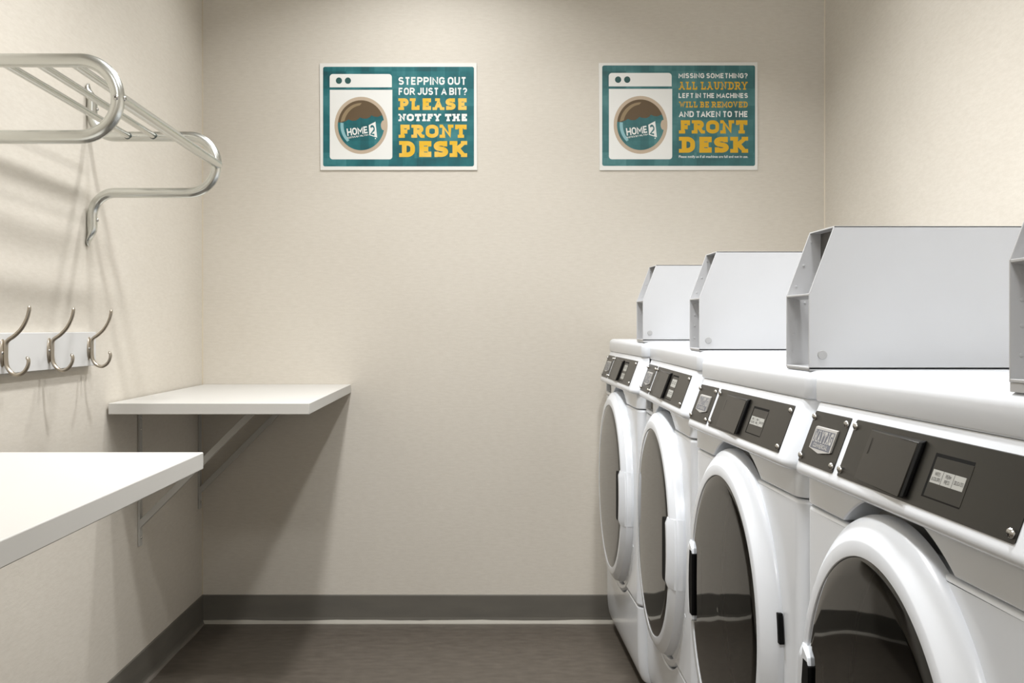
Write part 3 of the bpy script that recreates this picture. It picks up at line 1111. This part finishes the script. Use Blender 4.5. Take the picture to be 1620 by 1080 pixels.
        for i, words in enumerate((('WHITES', '& COLORS'), ('PERM', 'PRESS'), ('DELICATES',))):
            mb.m = 0
            mb.poly([con(s, z, .0020) for s, z in ((e0 + i * st, g0), (e0 + (i + 1) * st - .0009, g0), (e0 + (i + 1) * st - .0009, g1), (e0 + i * st, g1))])
            mb.m = 1
            for j, wd in enumerate(words):
                full = .0195 * (1 if len(wd) > 6 else .62)
                u0 = e0 + i * st + st / 2 - full / 2
                zz = g0 + (.0072 - j * .005 if len(words) == 2 else .0042)
                for q in lettering(wd, t=.17, gap=.12, space=.2):
                    mb.poly([con(u0 + p.x * full, zz + p.y * .0036, .0021) for p in q])
    mb.build('programme_label', [M['sticker'], M['ink']], win, smooth=False)
    # --- door
    prof = [(RG, -.020), (RG, PX + .001), (RG + .0008, PX), (RG + .017, PX - .0002), (RG + .0192, PX + .0009), (RG + .030, PX + .0068), (RG + .0375, PX + .0120), (RO - .0035, PX + .0175), (RO - .0008, PX + .0225), (RO, FX - .002), (RO, -.004), (RO - .012, .004), (RG, .004)]
    door = B().lathe((cs, cz), prof, 128, True).build('door', M['white_plastic'], root, angle=28)
    n = 96
    mb = B()
    rings = []
    for rr, dx in ((1.0, .0045), (.985, .0015), (.9, -.0005), (.6, -.003), (.3, -.004), (.02, -.0045)):
        rings.append([(PX + dx * .7 - .0012, cs + RG * rr * math.cos(2 * PI * i / n), cz + RG * rr * math.sin(2 * PI * i / n)) for i in range(n)])
    mb.loft(rings, cap=False)
    mb.add([rings[-1][i] for i in range(n)], [tuple(range(n))])
    mb.build('door_glass', M['glass'], door, angle=60)
    # handle: thickened piece of the ring, at the near side on washers, far side on dryers
    sg = 1 if washer else -1
    hz = .0755
    rings = []
    for i in range(25):
        z = -hz + 2 * hz * i / 24
        e = min(1, (hz - abs(z)) / .011)
        e = .25 + .75 * e

        def rad(r):
            return math.sqrt(r * r - z * z)
        ri, ro = rad(RG) - .003 * e, rad(RO + .0006)
        pr = [(ri, PX + .006), (ri, PX - .0040 * e), (ri + .003, PX - .0064 * e), (ri + .015, PX - .0060 * e), (ri + .037, PX + .0075), (ro, FX - .0065), (ro, -.002), (ri + .012, .0)]
        rings.append([(x, cs + sg * r, cz + z) for r, x in pr])
    hd = B().loft(rings).build('door_handle', M['white_plastic'], door, angle=24)
    mb = B()
    r0 = RG - (.058 if washer else .036)

    def pk(z):
        return math.sqrt((RG + .001) ** 2 - z * z)
    out = [(pk(z), z) for z in (-.068, -.048, -.024, 0, .024, .048, .072)]
    out += [(r0 + .010, .070), (r0 + .004, .067), (r0 + .001, .063), (r0, .058), (r0, -.058), (r0 + .002, -.064), (r0 + .007, -.068)]
    if washer:
        mb.prism([(cs + sg * r, cz + z) for r, z in out], 'x', PX - .0050, PX + .012)
        mb.build('grip_recess', M['black'], hd, smooth=False)
    else:
        out = [(pk(z), z) for z in (-.0755, -.05, -.025, 0, .025, .05, .0755)]
        out += [(RG - .014, .0755), (r0 + .004, .066), (r0 + .0008, .058), (r0 + .0008, -.0715), (r0 + .005, -.0755)]
        sr = B().prism([(cs + sg * r, cz + z) for r, z in out], 'x', PX - .0062, PX + .012).build('grip_surround', M['white_plastic'], hd, bevel=.0012, seg=2)
        out = [(pk(z) - .008, z) for z in (-.063, -.03, 0, .03, .060)] + [(r0 + .004, .060), (r0 - .0006, .054), (r0 - .0006, -.063)]
        mb.prism([(cs + sg * r, cz + z) for r, z in out], 'x', PX - .0065, PX + .013)
        mb.build('grip_recess', M['black'], hd, smooth=False)
    if not washer:
        mb = B()
        zz0, zz1 = cz + .0225, cz + .0665
        mb.prism([(cs + math.sqrt(RO ** 2 - .052 ** 2) - .004, zz0), (cs + math.sqrt(RO ** 2 - .03 ** 2) + .0082, zz0), (cs + math.sqrt(RO ** 2 - .074 ** 2) + .0082, zz1), (cs + math.sqrt(RO ** 2 - .074 ** 2) - .004, zz1)], 'x', FX - .0085, FX - .0010)
        mb.build('hinge_slot', M['black'], door, bevel=.001, seg=2)
    # --- drum behind the glass
    mb = B()
    mb.lathe((cs, cz), [(.236, .02), (.262, .05), (.262, .44), (.02, .46), (.0, .46)], 64)
    mb.build('drum', M['drum'], root, angle=50)
    # --- meter case on top
    w = .107
    HB, HM, RUN, DEP = .2045, .108, .0358, .600
    fx = {'a': .0035, 'b': .0050, 'c': -.0010, 'd': .0030}[lift_key(label)]
    base = {'a': .0455, 'b': .0425, 'c': .0495, 'd': .0490}[lift_key(label)]
    sN = MW - {'a': .012, 'b': .016, 'c': .012, 'd': .018}[lift_key(label)]
    sF = sN - w
    th = .0022
    outl = [(fx, base), (fx, base + HM), (fx + RUN, base + HB), (fx + DEP, base + HB), (fx + DEP, base)]

    def plate(s0, s1, mb):
        mb.loft([[(x, s0, z) for x, z in outl], [(x, s1, z) for x, z in outl]])
    mb = B()
    plate(sN - th, sN, mb)
    plate(sF, sF + th, mb)
    mb.box(fx + RUN, fx + DEP, sF, sN, base + HB - th, base + HB)
    mb.box(fx + DEP - th, fx + DEP, sF, sN, base, base + HB)
    mb.box(fx, fx + DEP, sF, sN, base, base + .003)
    # cross shelf at the bend of the front edge
    mb.loft([[(fx + .0004, sF + th, base + HM + .0005), (fx + .020, sF + th, base + HM - .004), (fx + .020, sF + th, base + HM - .0065), (fx + .0004, sF + th, base + HM - .0025)],
             [(fx + .0004, sN - th, base + HM + .0005), (fx + .020, sN - th, base + HM - .004), (fx + .020, sN - th, base + HM - .0065), (fx + .0004, sN - th, base + HM - .0025)]])
    # rivet heads inside the far plate
    for dx, dz in ((.008, .024), (.0085, .050), (.0085, .073), (.0095, .097), (.026, .097), (.0125, .122), (.024, .154), (.036, .190)):
        c_ = (fx + dx + .002, sF + th, base + dz)
        rings = []
        for rr, hh in ((1, 0), (.8, .0009), (.3, .0013)):
            rings.append([(c_[0] + .0024 * rr * math.cos(2 * PI * i / 12), c_[1] + hh * .6, c_[2] + .0024 * rr * math.sin(2 * PI * i / 12)) for i in range(12)])
        mb.loft(rings)
    mc = mb.build('meter_case', M['white_sheet'], root, bevel=.0005, seg=1, smooth=False)
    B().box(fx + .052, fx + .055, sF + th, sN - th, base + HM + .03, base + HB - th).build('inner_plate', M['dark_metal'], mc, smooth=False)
    B().box(fx + .060, fx + .063, sF + th, sN - th, base + .003, base + HM - .013).build('vault_front', M['white_sheet'], mc, smooth=False)
    B().box(fx + .0008, fx + DEP - .004, sF + .0004, sN - .0004, .0405, base - .0002).build('plinth', M['white_sheet'], mc, smooth=False)
    mb = B()
    c_ = (fx + .019, sN, base + .0205)
    rings = []
    for rr, hh in ((1, 0), (1, .0006), (.9, .0012), (.2, .0014)):
        rings.append([(c_[0] + .0068 * rr * math.cos(2 * PI * i / 24), c_[1] + hh, c_[2] + .0068 * rr * math.sin(2 * PI * i / 24)) for i in range(24)])
    mb.loft(rings)
    mb.build('hole_plug', M['plug'], mc)
    return root


def lift_key(label):
    return {'against': 'a', 'second': 'b', 'between': 'c', 'nearest': 'd'}[[k for k in ('against', 'second', 'between', 'nearest') if k in label][0]]


GW, GD = 'front-loading washers along the right wall', 'front-loading dryers along the right wall'
machine('washer', .3948, 3.586, -.0788, -.0222, .0022, 'white front-loading washer standing against the back wall, farthest of the row', GW, 0)
machine('washer', .4272, 2.894, -.0846, -.0003, .0072, 'white front-loading washer with grey drawer recess, second from the back wall', GW, 0)
machine('dryer', .4301, 2.2025, -.1022, -.0294, -.0002, 'white front-loading dryer between the second washer and the nearest machine of the row'.replace('nearest', 'foremost'), GD, 0)
machine('dryer', .4527, 1.5111, -.1025, -.0057, -.0094, 'white front-loading dryer nearest the viewer, its readable badge and dark door cut by the frame', GD, 0)
